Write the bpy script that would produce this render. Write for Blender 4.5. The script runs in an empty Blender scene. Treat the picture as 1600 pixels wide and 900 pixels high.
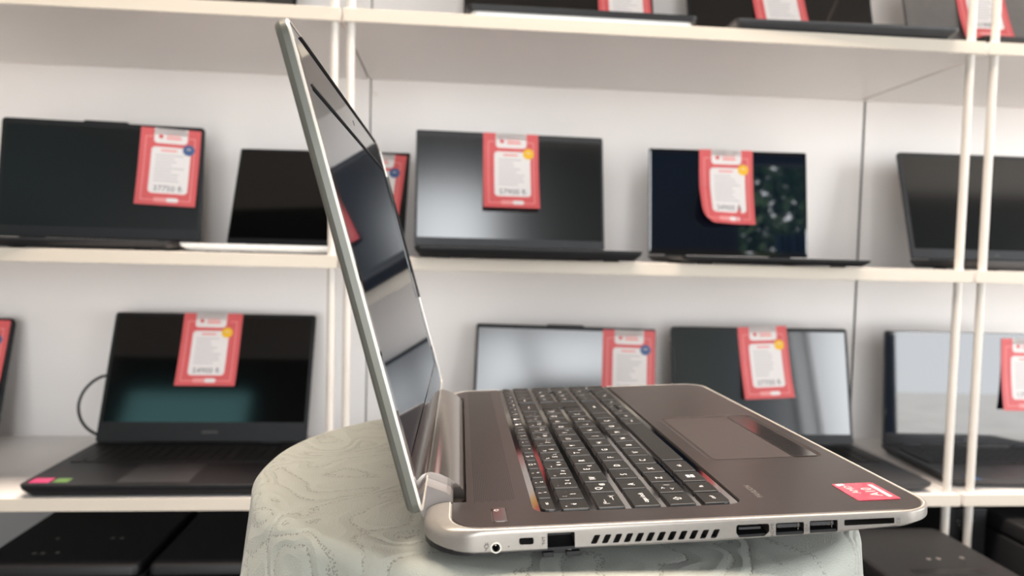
import bpy, bmesh, math, random
from math import sin, cos, pi, radians
from mathutils import Vector, Matrix
random.seed(4)
sc = bpy.context.scene
COL = sc.collection
H0 = 1.15                                   # eye height of the camera above the floor

# ------------------------------------------------------------------ camera, world, lights, exposure
R_ = Vector((0.99608917, -0.08479633, 0.0248182))
U_ = Vector((-0.0205844, 0.05044372, 0.99851475))
F_ = Vector((0.08592231, 0.9951206, -0.04850096))
cd = bpy.data.cameras.new('camera'); cam = bpy.data.objects.new('camera', cd); COL.objects.link(cam)
cam.matrix_world = Matrix(((R_.x, U_.x, -F_.x, 0), (R_.y, U_.y, -F_.y, 0), (R_.z, U_.z, -F_.z, H0), (0, 0, 0, 1)))
cd.sensor_width = 36; cd.lens = 25.297; cd.clip_start = .02; cd.clip_end = 60
cd.dof.use_dof = True; cd.dof.focus_distance = .44; cd.dof.aperture_fstop = 7.5
sc.camera = cam
w = bpy.data.worlds.new('sky'); sc.world = w; w.use_nodes = True
wn = w.node_tree.nodes; bg = wn['Background']
bg.inputs[0].default_value = (.94, .97, 1.0, 1); bg.inputs[1].default_value = 5.0
sc.view_settings.view_transform = 'Standard'; sc.view_settings.look = 'None'
sc.view_settings.exposure = 0.62; sc.view_settings.gamma = 1; sc.view_settings.use_curve_mapping = False

def area(name, loc, size, energy, color, target, sizey=None):
    l = bpy.data.lights.new(name, 'AREA'); l.energy = energy; l.color = color
    l.shape = 'RECTANGLE'; l.size = size; l.size_y = sizey or size
    o = bpy.data.objects.new(name, l); COL.objects.link(o); o.location = loc
    o.rotation_euler = (Vector(target) - Vector(loc)).to_track_quat('-Z', 'Y').to_euler()
    return o
area('ceiling_lamp_light', (.3, .75, 3.70), 2.6, 140, (1, .85, .72), (.3, 1.0, 0), .8)
# unseen shop-front openings, laid out to shape light and screen reflections: x0, x1, z0, z1 ; the last one is in the right-hand wall (y0, y1, z0, z1)
OPEN = [(-1.25, -.03, .05, 1.95), (0, .72, .05, 3.2), (1.75, 2.65, .5, 2.95), (2.85, 4.75, .1, 2.5), (-2.45, -1.45, 2.6, 3.12)]
SIDE = (-2.0, .9, .4, 3.0)  # side opening added to rake light across the shelves from the right
for x0_, x1_, z0_, z1_ in OPEN:
    p = area('window_portal', ((x0_ + x1_) / 2, -2.38, (z0_ + z1_) / 2), x1_ - x0_, 1, (1, 1, 1), ((x0_ + x1_) / 2, 0, (z0_ + z1_) / 2), z1_ - z0_)
    p.data.cycles.is_portal = True
p = area('window_portal', (4.88, (SIDE[0] + SIDE[1]) / 2, (SIDE[2] + SIDE[3]) / 2), SIDE[1] - SIDE[0], 1, (1, 1, 1), (0, (SIDE[0] + SIDE[1]) / 2, (SIDE[2] + SIDE[3]) / 2), SIDE[3] - SIDE[2])
p.data.cycles.is_portal = True

sun = bpy.data.lights.new('sun', 'SUN'); sun.energy = 7; sun.angle = .01; sun.color = (1, .95, .88)
so = bpy.data.objects.new('sun', sun); COL.objects.link(so); so.rotation_euler = Vector((0, -.5, -.86)).to_track_quat('-Z', 'Y').to_euler()
# ------------------------------------------------------------------ materials
def mat(name, col, rough=.5, metal=0, spec=.5, coat=0, coatr=.05, noise=None, bump=None, emit=None, aniso=None):
    m = bpy.data.materials.new(name); m.use_nodes = True
    nt = m.node_tree; b = nt.nodes['Principled BSDF']
    b.inputs['Base Color'].default_value = (*col, 1); b.inputs['Roughness'].default_value = rough
    b.inputs['Metallic'].default_value = metal; b.inputs['Specular IOR Level'].default_value = spec
    b.inputs['Coat Weight'].default_value = coat; b.inputs['Coat Roughness'].default_value = coatr
    if noise:                                # (scale vector, amount)
        tc = nt.nodes.new('ShaderNodeTexCoord'); mp = nt.nodes.new('ShaderNodeMapping'); n = nt.nodes.new('ShaderNodeTexNoise')
        mx = nt.nodes.new('ShaderNodeMixRGB'); mx.blend_type = 'MULTIPLY'
        mp.inputs['Scale'].default_value = noise[0]; n.inputs['Scale'].default_value = 1; n.inputs['Detail'].default_value = 4
        nt.links.new(tc.outputs['Object'], mp.inputs['Vector']); nt.links.new(mp.outputs[0], n.inputs['Vector'])
        cr = nt.nodes.new('ShaderNodeMapRange'); cr.inputs['From Min'].default_value = .3; cr.inputs['From Max'].default_value = .7
        cr.inputs['To Min'].default_value = 1 - noise[1]; cr.inputs['To Max'].default_value = 1 + noise[1]
        nt.links.new(n.outputs['Fac'], cr.inputs['Value'])
        mx.inputs[0].default_value = 1; mx.inputs[1].default_value = (*col, 1); nt.links.new(cr.outputs[0], mx.inputs[2])
        nt.links.new(mx.outputs[0], b.inputs['Base Color'])
        if bump:
            bp = nt.nodes.new('ShaderNodeBump'); bp.inputs['Strength'].default_value = bump; bp.inputs['Distance'].default_value = .0003
            nt.links.new(n.outputs['Fac'], bp.inputs['Height']); nt.links.new(bp.outputs[0], b.inputs['Normal'])
    if emit: b.inputs['Emission Color'].default_value = (*emit[0], 1); b.inputs['Emission Strength'].default_value = emit[1]
    return m
def srgb(r, g, b):
    f = lambda c: (c / 255 / 12.92) if c / 255 <= .04045 else ((c / 255 + .055) / 1.055) ** 2.4
    return (f(r), f(g), f(b))
M = {}
M['laminate'] = mat('white_laminate', (.88, .835, .80), .34, noise=((3, 3, 3), .015))
M['edge'] = mat('cream_edge_band', (.62, .55, .46), .45, noise=((6, 6, 60), .02))
M['post'] = mat('white_painted_tube', (.68, .63, .57), .35, noise=((20, 20, 20), .02))
M['darkgap'] = mat('dark_gap', (.04, .045, .05), .8, noise=((9, 9, 9), .1))
M['plaster'] = mat('grey_plaster', (.30, .29, .28), .85, noise=((4, 4, 4), .06))
M['ceil'] = mat('dark_ceiling', (.03, .03, .03), .8, noise=((4, 4, 4), .05))
M['floor'] = mat('grey_floor', (.22, .21, .20), .5, noise=((6, 6, 6), .06))
M['silver'] = mat('satin_silver', (.35, .325, .295), .32, .55, noise=((300, 300, 300), .03))
M['rim'] = mat('polished_silver_rim', (.85, .80, .72), .25, .5, noise=((60, 60, 60), .02))
M['lidsilver'] = mat('pale_silver', (.125, .125, .105), .36, .3, noise=((40, 40, 40), .06))
M['deck'] = mat('brushed_brown_metal', (.036, .028, .026), .28, .25, .45, noise=((14, 900, 60), .14), bump=.05)
M['pad'] = mat('brown_touchpad', (.050, .040, .038), .42, .2, .4, noise=((30, 30, 30), .03))
M['glossbrown'] = mat('gloss_brown_metal', (.20, .18, .17), .12, .9, noise=((30, 30, 30), .04))
M['cap'] = mat('satin_grey_cap', (.20, .18, .17), .42, .5, noise=((60, 60, 60), .03))
M['hinge'] = mat('smoky_chrome', (.50, .46, .43), .13, .9, noise=((20, 3, 20), .08))
M['key'] = mat('charcoal_key', (.012, .0115, .011), .42, 0, .28, noise=((60, 60, 60), .12))
M['keyside'] = mat('black_key_side', (.006, .006, .006), .3, noise=((60, 60, 60), .1))
M['tray'] = mat('dark_mirror_tray', (.42, .38, .35), .07, 1.0, noise=((30, 30, 30), .04))
M['legend'] = mat('white_legend', (.78, .78, .78), .5, noise=((90, 90, 90), .02))
M['grey_ink'] = mat('grey_ink', (.09, .08, .07), .6, noise=((90, 90, 90), .02))
M['blk'] = mat('black_plastic', (.010, .010, .011), .45, 0, .35, noise=((50, 50, 50), .12))
M['void'] = mat('black_recess', (.045, .040, .035), .45, noise=((50, 50, 50), .1))
M['glass'] = mat('gloss_screen', (.004, .008, .016), .025, 0, 1.0, noise=((30, 30, 30), .05))
M['bezelgloss'] = mat('gloss_bezel', (.012, .011, .012), .04, 0, 1.0, noise=((30, 30, 30), .05))
M['matte'] = mat('matte_screen', (.008, .009, .009), .17, 0, 1.0, 1.0, .17, noise=((30, 30, 30), .05))
M['matte2'] = mat('soft_screen', (.006, .006, .006), .30, 0, .35, 0, .1, noise=((30, 30, 30), .05))
M['semig'] = mat('semi_gloss_screen', (.002, .002, .002), .08, 0, .6, noise=((30, 30, 30), .05))
M['dkgrey'] = mat('dark_grey_plastic', (.035, .035, .037), .45, noise=((50, 50, 50), .08))
M['grey'] = mat('grey_aluminium', (.20, .185, .175), .4, .4, noise=((50, 50, 50), .04))
M['whitecase'] = mat('white_laptop_case', (.66, .68, .68), .35, .2, noise=((40, 40, 40), .02))
M['metal'] = mat('bright_metal', (.62, .56, .48), .25, 1, noise=((80, 80, 80), .05))
M['red'] = mat('tag_red', srgb(220, 96, 97), .5, noise=((20, 20, 20), .04))
M['pink'] = mat('tag_pink', srgb(240, 158, 154), .5, noise=((20, 20, 20), .02))
M['paper'] = mat('tag_white', srgb(240, 232, 228), .6, noise=((20, 20, 20), .01))
M['ink'] = mat('tag_ink', srgb(120, 118, 120), .6, noise=((20, 20, 20), .02))
M['faint'] = mat('tag_faint_ink', srgb(205, 200, 198), .6, noise=((20, 20, 20), .02))
M['yellow'] = mat('badge_yellow', srgb(246, 190, 40), .5, noise=((20, 20, 20), .02))
M['blue'] = mat('badge_blue', srgb(70, 96, 140), .5, noise=((20, 20, 20), .02))
M['sticker'] = mat('crimson_sticker', srgb(178, 30, 62), .12, coat=.5, noise=((120, 120, 120), .2))
M['stickerpale'] = mat('pale_sticker_print', srgb(236, 205, 205), .2, noise=((120, 120, 120), .02))
M['green'] = mat('green_sticker', srgb(90, 130, 50), .3, noise=((60, 60, 60), .05))
M['magenta'] = mat('magenta_sticker', srgb(190, 40, 100), .3, noise=((60, 60, 60), .05))
M['curtain'] = mat('blue_curtain', (.04, .09, .16), .8, noise=((60, 60, 2), .2))
M['leaf'] = mat('leaf', (.035, .085, .025), .6, noise=((8, 8, 8), .4))
M['bark'] = mat('bark', (.10, .07, .05), .9, noise=((8, 8, 2), .3))
M['pave'] = mat('pavement', (.60, .58, .55), .9, noise=((2, 2, 2), .1))
M['lamp'] = mat('lamp_diffuser', (.9, .9, .88), .5, noise=((3, 3, 3), .01), emit=((1, .96, .92), 1.5))

def cloth_material():
    m = bpy.data.materials.new('embroidered_cloth'); m.use_nodes = True; nt = m.node_tree; b = nt.nodes['Principled BSDF']
    N = nt.nodes.new; L = nt.links.new
    tc = N('ShaderNodeTexCoord')
    def noise(scale, detail=1.0, dist=0):
        n = N('ShaderNodeTexNoise'); n.inputs['Scale'].default_value = scale; n.inputs['Detail'].default_value = detail
        n.inputs['Distortion'].default_value = dist; L(tc.outputs['Object'], n.inputs['Vector']); return n.outputs['Fac']
    def mth(op, a, bb=None):
        x = N('ShaderNodeMath'); x.operation = op
        for i, v in enumerate((a, bb)):
            if v is None: continue
            if isinstance(v, (int, float)): x.inputs[i].default_value = v
            else: L(v, x.inputs[i])
        return x.outputs[0]
    f = noise(15, .6, 1.2)
    fr = mth('ABSOLUTE', mth('SUBTRACT', mth('FRACT', mth('MULTIPLY', f, 7.0)), .5))
    line = mth('LESS_THAN', fr, .10)
    v = N('ShaderNodeTexVoronoi'); v.inputs['Scale'].default_value = 640; L(tc.outputs['Object'], v.inputs['Vector'])
    dots = mth('LESS_THAN', v.outputs['Distance'], .42)
    st = mth('MULTIPLY', line, dots)
    weave = noise(1500, 0); big = noise(9, 3)
    mix = N('ShaderNodeMixRGB'); mix.inputs[1].default_value = (.375, .385, .335, 1); mix.inputs[2].default_value = (.17, .16, .125, 1)
    L(mth('ADD', mth('MULTIPLY', st, .75), mth('MULTIPLY', mth('SUBTRACT', big, .5), .35)), mix.inputs[0]); L(mix.outputs[0], b.inputs['Base Color'])
    rg = N('ShaderNodeMapRange'); rg.inputs['To Min'].default_value = .42; rg.inputs['To Max'].default_value = .7; L(big, rg.inputs['Value']); L(rg.outputs[0], b.inputs['Roughness'])
    inner = mth('GREATER_THAN', fr, .18)
    hgt = mth('ADD', mth('ADD', mth('MULTIPLY', fr, 1.5), mth('MULTIPLY', st, -.9)), mth('MULTIPLY', weave, .25))
    bp = N('ShaderNodeBump'); bp.inputs['Strength'].default_value = .8; bp.inputs['Distance'].default_value = .0014
    L(hgt, bp.inputs['Height']); L(bp.outputs[0], b.inputs['Normal'])
    b.inputs['Sheen Weight'].default_value = .15
    return m
M['cloth'] = cloth_material()

# ------------------------------------------------------------------ mesh helpers
class MB:
    """collects faces of several materials; build() links them as one mesh object"""
    def __init__(s, *mats): s.v = []; s.f = []; s.m = []; s.mats = list(mats)
    def mi(s, m):
        if m not in s.mats: s.mats.append(m)
        return s.mats.index(m)
    def add(s, vs, fs, m, X=None):
        k = len(s.v); s.v += [tuple(X @ Vector(p)) if X else tuple(p) for p in vs]; i = s.mi(m)
        for f in fs: s.f.append([k + j for j in f]); s.m.append(i)
    def mesh(s, name='mesh', smooth=False):
        me = bpy.data.meshes.new(name); me.from_pydata(s.v, [], s.f)
        for m in s.mats: me.materials.append(M[m])
        me.polygons.foreach_set('material_index', s.m)
        bm = bmesh.new(); bm.from_mesh(me); bmesh.ops.recalc_face_normals(bm, faces=bm.faces); bm.to_mesh(me); bm.free()
        if smooth:
            me.polygons.foreach_set('use_smooth', [True] * len(me.polygons))
            me.set_sharp_from_angle(angle=radians(38))
        return me
    def build(s, name, parent=None, smooth=False, X=None, fix=True):
        o = bpy.data.objects.new(name, s.mesh(name, smooth)); COL.objects.link(o)
        if parent: o.parent = parent
        if X is not None: o.matrix_local = X
        return o
def rr(x0, x1, y0, y1, r, n=6):
    """rounded rectangle outline, counter-clockwise; r may be 4 radii (x0y0, x1y0, x1y1, x0y1)"""
    rs = r if isinstance(r, (tuple, list)) else (r,) * 4
    out = []
    for (cx, cy, sx, sy, a0, q) in ((x0, y0, 1, 1, pi, rs[0]), (x1, y0, -1, 1, 1.5 * pi, rs[1]), (x1, y1, -1, -1, 0, rs[2]), (x0, y1, 1, -1, .5 * pi, rs[3])):
        q = max(q, 1e-6)
        for i in range(n + 1):
            a = a0 + i / n * pi / 2
            out.append((cx + sx * q + q * cos(a), cy + sy * q + q * sin(a)))
    return out
def loft(mb, rings, m, X=None, cap0=True, cap1=True, mtop=None):
    n = len(rings[0]); vs = [p for r in rings for p in r]; fs = []
    for k in range(len(rings) - 1):
        for i in range(n): fs.append((k * n + i, k * n + (i + 1) % n, (k + 1) * n + (i + 1) % n, (k + 1) * n + i))
    mb.add(vs, fs, m, X)
    if cap0: mb.add(rings[0], [tuple(range(n))[::-1]], m, X)
    if cap1: mb.add(rings[-1], [tuple(range(n))], mtop or m, X)
def rbox(mb, x0, x1, y0, y1, z0, z1, m, r=.002, bev=.0006, X=None, mtop=None, n=4, bot=True):
    rings = [[(x, y, z0 + (bev if bot else 0)) for x, y in rr(x0, x1, y0, y1, r, n)]]
    if bot: rings.insert(0, [(x, y, z0) for x, y in rr(x0 + bev, x1 - bev, y0 + bev, y1 - bev, max(r - bev, 1e-5), n)])
    rings.append([(x, y, z1 - bev) for x, y in rr(x0, x1, y0, y1, r, n)])
    rings.append([(x, y, z1 - bev * .3) for x, y in rr(x0 + bev * .3, x1 - bev * .3, y0 + bev * .3, y1 - bev * .3, max(r - bev * .3, 1e-5), n)])
    rings.append([(x, y, z1) for x, y in rr(x0 + bev, x1 - bev, y0 + bev, y1 - bev, max(r - bev, 1e-5), n)])
    loft(mb, rings, m, X, mtop=mtop)
def box(mb, x0, x1, y0, y1, z0, z1, m, X=None):
    rbox(mb, x0, x1, y0, y1, z0, z1, m, r=min(.001, (x1 - x0) * .2, (y1 - y0) * .2), bev=min(.0008, (x1 - x0) * .15, (y1 - y0) * .15, (z1 - z0) * .2), X=X, n=2)
def cyl(mb, r, z0, z1, m, X=None, n=16, bev=.0):
    ring = lambda q, z: [(q * cos(2 * pi * i / n), q * sin(2 * pi * i / n), z) for i in range(n)]
    rs = [ring(r, z0), ring(r, z1 - bev)]
    if bev: rs.append(ring(r - bev, z1))
    loft(mb, rs, m, X)
def tube(mb, pts, r, m, n=10):
    rings = []
    for i, p in enumerate(pts):
        p = Vector(p); t = (Vector(pts[min(i + 1, len(pts) - 1)]) - Vector(pts[max(i - 1, 0)])).normalized()
        a = t.cross(Vector((0, 1, .1))).normalized(); b = t.cross(a)
        rings.append([tuple(p + r * (a * cos(2 * pi * k / n) + b * sin(2 * pi * k / n))) for k in range(n)])
    loft(mb, rings, m)
def flat(mb, pts, z, m, X=None): mb.add([(x, y, z) for x, y in pts], [tuple(range(len(pts)))], m, X)
_tc = {}
def text(mb, s, size, m, X, align='CENTER'):
    key = (s, align)
    if key not in _tc:
        cu = bpy.data.curves.new('t', 'FONT'); cu.body = s; cu.size = 1; cu.resolution_u = 2; cu.align_x = align; cu.align_y = 'CENTER'
        o = bpy.data.objects.new('t', cu); COL.objects.link(o)
        me = bpy.data.meshes.new_from_object(o.evaluated_get(bpy.context.evaluated_depsgraph_get()))
        _tc[key] = ([tuple(v.co) for v in me.vertices], [tuple(p.vertices) for p in me.polygons])
        bpy.data.objects.remove(o); bpy.data.curves.remove(cu); bpy.data.meshes.remove(me)
    v, f = _tc[key]
    mb.add([(x * size, y * size, 0) for x, y, z in v], f, m, X)
def frame(o, x, y, z):
    return Matrix(((x[0], y[0], z[0], o[0]), (x[1], y[1], z[1], o[1]), (x[2], y[2], z[2], o[2]), (0, 0, 0, 1)))
def empty(name, loc=(0, 0, 0), X=None):
    o = bpy.data.objects.new(name, None); COL.objects.link(o); o.empty_display_size = .05
    if X is not None: o.matrix_world = X
    else: o.location = loc
    return o
def tag(o, label, cat, group=None):
    o['label'] = label; o['category'] = cat
    if group: o['group'] = group
    return o
def struct(o): o['kind'] = 'structure'; return o
def boolean(o, cutter_mb, smooth=True):
    """cut and bake; the cutter is thrown away"""
    c = cutter_mb.build('c')
    md = o.modifiers.new('b', 'BOOLEAN'); md.object = c; md.operation = 'DIFFERENCE'; md.solver = 'EXACT'
    dg = bpy.context.evaluated_depsgraph_get(); me = bpy.data.meshes.new_from_object(o.evaluated_get(dg))
    o.modifiers.clear(); old = o.data; o.data = me
    cm = c.data; bpy.data.objects.remove(c); bpy.data.meshes.remove(cm); bpy.data.meshes.remove(old)
    me.polygons.foreach_set('use_smooth', [smooth and p.area < 3e-4 for p in me.polygons])
    if smooth: me.set_sharp_from_angle(angle=radians(35))

# ------------------------------------------------------------------ the room
XL, XR, YB, YF, ZC = -2.6, 4.9, 1.60, -2.4, 3.8
def slab(name, x0, x1, y0, y1, z0, z1, m):
    b = MB(m); box(b, x0, x1, y0, y1, z0, z1, m); return struct(b.build(name))
slab('floor', XL, XR, YF, YB, -.1, 0, 'floor')
slab('ceiling', XL - .1, XR + .1, YF - .1, YB + .1, ZC, ZC + .1, 'ceil')
slab('wall_back', XL, XR, YB, YB + .1, 0, ZC, 'plaster')
slab('wall_left', XL - .1, XL, YF, YB, 0, ZC, 'plaster')
def holed(name, u0, u1, holes, place, m='plaster'):
    """wall with rectangular openings, made of the boxes around them"""
    b = MB(m); u = u0
    for (a, c, z0, z1) in sorted(holes):
        if a > u: place(b, u, a, 0, ZC)
        if z0 > 0: place(b, a, c, 0, z0)
        place(b, a, c, z1, ZC); u = c
    if u1 > u: place(b, u, u1, 0, ZC)
    return struct(b.build(name))
holed('wall_front', XL, XR, OPEN, lambda b, a, c, z0, z1: box(b, a, c, YF - .1, YF, z0, z1, 'ceil'), 'ceil')
holed('wall_right', YF, YB, [SIDE], lambda b, a, c, z0, z1: box(b, XR, XR + .1, a, c, z0, z1, 'plaster'))
for k, (x0, x1, z0, z1) in enumerate(OPEN + [SIDE]):
    b = MB('dkgrey'); t = .035
    for q in ((x0, x0 + t, z0, z1), (x1 - t, x1, z0, z1), (x0 + t, x1 - t, z0, z0 + t), (x0 + t, x1 - t, z1 - t, z1)):
        if k < len(OPEN): box(b, q[0], q[1], YF - .07, YF - .02, q[2], q[3], 'dkgrey')
        else: box(b, XR + .02, XR + .07, q[0], q[1], q[2], q[3], 'dkgrey')
    struct(b.build('window_%d' % (k + 1)))  # frames of the openings placed for light and reflections
gm = bpy.data.materials.new('tinted_glass'); gm.use_nodes = True; nt = gm.node_tree; pb = nt.nodes['Principled BSDF']
tr = nt.nodes.new('ShaderNodeBsdfTransparent'); tr.inputs[0].default_value = (.34, .50, .50, 1); mxs = nt.nodes.new('ShaderNodeMixShader'); lw_ = nt.nodes.new('ShaderNodeFresnel')
pb.inputs['Base Color'].default_value = (.01, .02, .02, 1); pb.inputs['Roughness'].default_value = .03
nt.links.new(lw_.outputs[0], mxs.inputs[0]); nt.links.new(tr.outputs[0], mxs.inputs[1]); nt.links.new(pb.outputs[0], mxs.inputs[2]); nt.links.new(mxs.outputs[0], nt.nodes['Material Output'].inputs[0]); M['tint'] = gm
b = MB('tint'); box(b, OPEN[-1][0] + .03, OPEN[-1][1] - .03, YF - .052, YF - .046, OPEN[-1][2] + .03, OPEN[-1][3] - .03, 'tint'); struct(b.build('window_pane'))  # unseen pane added to dim and tint what the lower left screen reflects
b = MB('pave'); box(b, -14, 16, -16, 4, -.22, -.12, 'pave'); struct(b.build('pavement'))

# ------------------------------------------------------------------ shelving
D0, D1 = 1.150, 1.529
ZM, ZB, ZT = H0 - .0105, H0 - .3965, H0 + .3725
TH = .0205
PL = H0 - .66                                # top of the low plinth the units stand on
units = [('left', -1.235, -.1775, [-1.20, -.1875]), ('mid', -.1735, .8845, [-.1625, .8665]), ('right', .8905, 1.95, [.909, 1.91])]
ulabels = ['white shelving bay on the left, its right edge behind the raised laptop lid',
           'white shelving bay in the middle, directly behind the open silver laptop',
           'white shelving bay on the far right, cut off by the picture edge']
for (nm, x0, x1, posts), lab in zip(units, ulabels):
    u = empty('shelving_unit', ((x0 + x1) / 2, D1, PL)); tag(u, lab, 'shelf', 'white shelving bays along the wall')
    inv = Matrix.Translation((-(x0 + x1) / 2, -D1, -PL))
    for z in (ZB, ZM, ZT, H0 + .76):
        b = MB('laminate', 'edge')
        rbox(b, x0, x1, D0 + .0015, D1, z - TH, z, 'laminate', r=.0008, bev=.0006, n=1)
        rbox(b, x0, x1, D0, D0 + .0014, z - TH, z, 'edge', r=.0006, bev=.0005, n=1)
        b.build('shelf_board', u, X=inv)
    for px in posts:
        b = MB('post'); z = PL
        for z0, z1 in ((PL, ZB - TH), (ZB, ZM - TH), (ZM, ZT - TH), (ZT, H0 + .76 - TH)):
            cyl(b, .0067, z0, z1, 'post', Matrix.Translation((px, D0 + .012, 0)), n=20)
        b.build('post', u, smooth=True, X=inv)
        b = MB('post')
        cyl(b, .0067, PL, H0 + .76 - TH, 'post', Matrix.Translation((px, D1 + .010, 0)), n=12)
    g = .003 if nm != 'right' else .006
    b = MB('laminate'); xa = -.1705 if nm == 'mid' else x0; xb = .8985 if nm == 'mid' else (x1 if nm == 'right' else -.1735)
    if nm == 'right': xa = .9035
    rbox(b, xa, xb, D1, D1 + .016, ZB - TH, H0 + .76, 'laminate', r=.0005, bev=.0005, n=1)
    if nm != 'left':
        pass
    b.build('back_panel', u, X=inv)
    if nm != 'right':
        b = MB('metal')
        for z in ((ZT - TH - .03,) if nm == 'mid' else ()):
            cyl(b, .003, 0, .002, 'metal', Matrix.Translation((-.162, D1, z)) @ Matrix.Rotation(pi / 2, 4, 'X'), n=12)
        if b.v: b.build('screw_cap', u, X=inv)
        if nm == 'mid':
            b = MB('darkgap'); box(b, .8985, .9032, D1 + .002, D1 + .016, ZB - TH, H0 + .76, 'darkgap'); b.build('joint_strip', u, X=inv)  # dark strip fills the open gap, the gap's shade put into its colour
b = MB('blk'); rbox(b, -1.3, 1.95, .86, YB - .001, 0, PL, 'blk', r=.004, bev=.002)
tag(b.build('plinth'), 'low black plinth under the shelves carrying the black machines', 'plinth')

# ------------------------------------------------------------------ laptops on the shelves
def fitkeys(x0, x1, y0, y1):
    rows = 6; ks = []
    ph = (y1 - y0) / rows
    for r in range(rows):
        n = 17; pw = (x1 - x0) / n; i = 0
        while i < n:
            k = 1
            if r == 0: k = 1 if i != 0 else 1
            if r == 5 and i == 4: k = 5
            if r in (3, 4) and i == 0: k = 2
            ks.append((x0 + i * pw, x0 + (i + k) * pw - .0022, y1 - (r + 1) * ph, y1 - r * ph - .0022)); i += k
    return ks
def shelf_laptop(spec, row, label, tb=.018, case='blk', screen='matte', bez='blk', bw=(.006, .010, .022), keys=False, hidden_low=False, bump=False, logo=None, base_case=None, low=None, tn=.006, r=.007, notch=False):
    x, y, yaw, wd, h, dp, tl = spec
    z = {'m': ZM, 'b': ZB, 't': ZT}[row]
    root = empty('open_laptop', (x, y, z)); root.rotation_euler = (0, 0, yaw)
    tag(root, label, 'laptop', 'laptops on display')
    bc = base_case or case
    b = MB(bc)
    foot = .0022
    zz = foot
    if low:
        rbox(b, -wd / 2 + .008, wd / 2 - .008, -dp + .003, .010, foot, tb * .55, low, r=.012, bev=.003); zz = tb * .5
    rb = .010
    ins = .010 if not low else .002
    rings = [[(px, py, zz) for px, py in rr(-wd / 2 + ins, wd / 2 - ins, -dp + ins, .012, rb)],
             [(px, py, zz + (tb * .75 - zz) * .8) for px, py in rr(-wd / 2 + .001, wd / 2 - .001, -dp + .001, .014, rb)],
             [(px, py, tb * .90) for px, py in rr(-wd / 2, wd / 2, -dp, .014, rb)],
             [(px, py, tb - .0004) for px, py in rr(-wd / 2, wd / 2, -dp, .014, rb)],
             [(px, py, tb) for px, py in rr(-wd / 2 + .0006, wd / 2 - .0006, -dp + .0006, .0134, rb)]]
    loft(b, rings, bc)
    b.build('base', root, smooth=True)
    for fx in (-1, 1):
        for fy in (-dp + .028, -.02):
            q = MB('blk'); rbox(q, fx * (wd / 2 - .045) - .012, fx * (wd / 2 - .045) + .012, fy - .004, fy + .004, 0, foot + .0005, 'blk', r=.002, bev=.0004, n=2)
            q.build('rubber_foot', root)
    if keys:
        kb = MB('void'); kx0, kx1, ky0, ky1 = -wd / 2 + .018, wd / 2 - .018, -.018 - .108, -.020
        rbox(kb, kx0 - .002, kx1 + .002, ky0 - .002, ky1 + .002, tb - .0002, tb + .0003, 'void', r=.003, bev=.0001)
        kbo = kb.build('keyboard', root)
        for (a0, a1, c0, c1) in fitkeys(kx0, kx1, ky0, ky1):
            q = MB('key'); rbox(q, a0, a1, c0, c1, tb + .0003, tb + .0018, 'key', r=.0015, bev=.0004, n=2)
            q.add([((a0 + a1) / 2 - .0015, (c0 + c1) / 2 - .001, tb + .00185), ((a0 + a1) / 2 + .0015, (c0 + c1) / 2 - .001, tb + .00185), ((a0 + a1) / 2 + .0015, (c0 + c1) / 2 + .002, tb + .00185), ((a0 + a1) / 2 - .0015, (c0 + c1) / 2 + .002, tb + .00185)], [(0, 1, 2, 3)], 'grey_ink')
            q.build('key', kbo)
        q = MB('dkgrey'); rbox(q, -.055, .055, -dp + .012, -.018 - .118, tb - .0001, tb + .0003, 'dkgrey', r=.003, bev=.0001); q.build('touchpad', root)
    # lid frame: x along hinge, y up the lid, z towards the viewer
    X = frame((0, 0, tb + .0006), (1, 0, 0), (0, sin(tl), cos(tl)), (0, -cos(tl), sin(tl)))
    b = MB(case)
    o = lambda i: rr(-wd / 2 + i, wd / 2 - i, .002 + i, h - i, (.003, .003, r, r))
    loft(b, [[(px, py, -tn) for px, py in o(.0015)], [(px, py, -tn + .001) for px, py in o(0)], [(px, py, 0) for px, py in o(0)], [(px, py, .0004) for px, py in o(.0008)]], case)
    if notch: rbox(b, -.038, .038, h - .004, h + .003, -tn + .001, .0004, case, r=.002, bev=.0004, n=2)
    lid = b.build('lid', root, smooth=True, X=X)
    b = MB(bez)
    s, t, bt = bw
    # bezel ring
    oo = rr(-wd / 2 + .0012, wd / 2 - .0012, .0032, h - .0012, (.002, .002, max(r - .001, .001), max(r - .001, .001)))
    ii = rr(-wd / 2 + s, wd / 2 - s, bt, h - t, .0005)
    n = len(oo)
    b.add([(px, py, .0007) for px, py in oo] + [(px, py, .0009) for px, py in ii] + [(px, py, .0005) for px, py in ii],
          [(i, (i + 1) % n, n + (i + 1) % n, n + i) for i in range(n)] + [(n + i, n + (i + 1) % n, 2 * n + (i + 1) % n, 2 * n + i) for i in range(n)], bez)
    b.build('bezel', lid)
    b = MB(screen); rbox(b, -wd / 2 + s, wd / 2 - s, bt, h - t, .0003, .00055, screen, r=.0005, bev=.00005, n=1); b.build('screen', lid)
    for fx in (-1, 1):
        q = MB(case); cyl(q, .0045, -.02, .02, case, Matrix.Translation((fx * wd * .33, .006, tb)) @ Matrix.Rotation(pi / 2, 4, 'Y'), n=12)
        q.build('hinge', root, smooth=True)
    if logo:
        q = MB('legend'); text(q, logo[0], logo[1], 'grey', Matrix.Translation((logo[2], bt * .5, .0010)), 'CENTER'); q.build('logo', lid)
    return root, root.matrix_basis @ X, wd, h
def Rz(spec, z): return Matrix.Translation((spec[0], spec[1], z)) @ Matrix.Rotation(spec[2], 4, 'Z')

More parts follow.
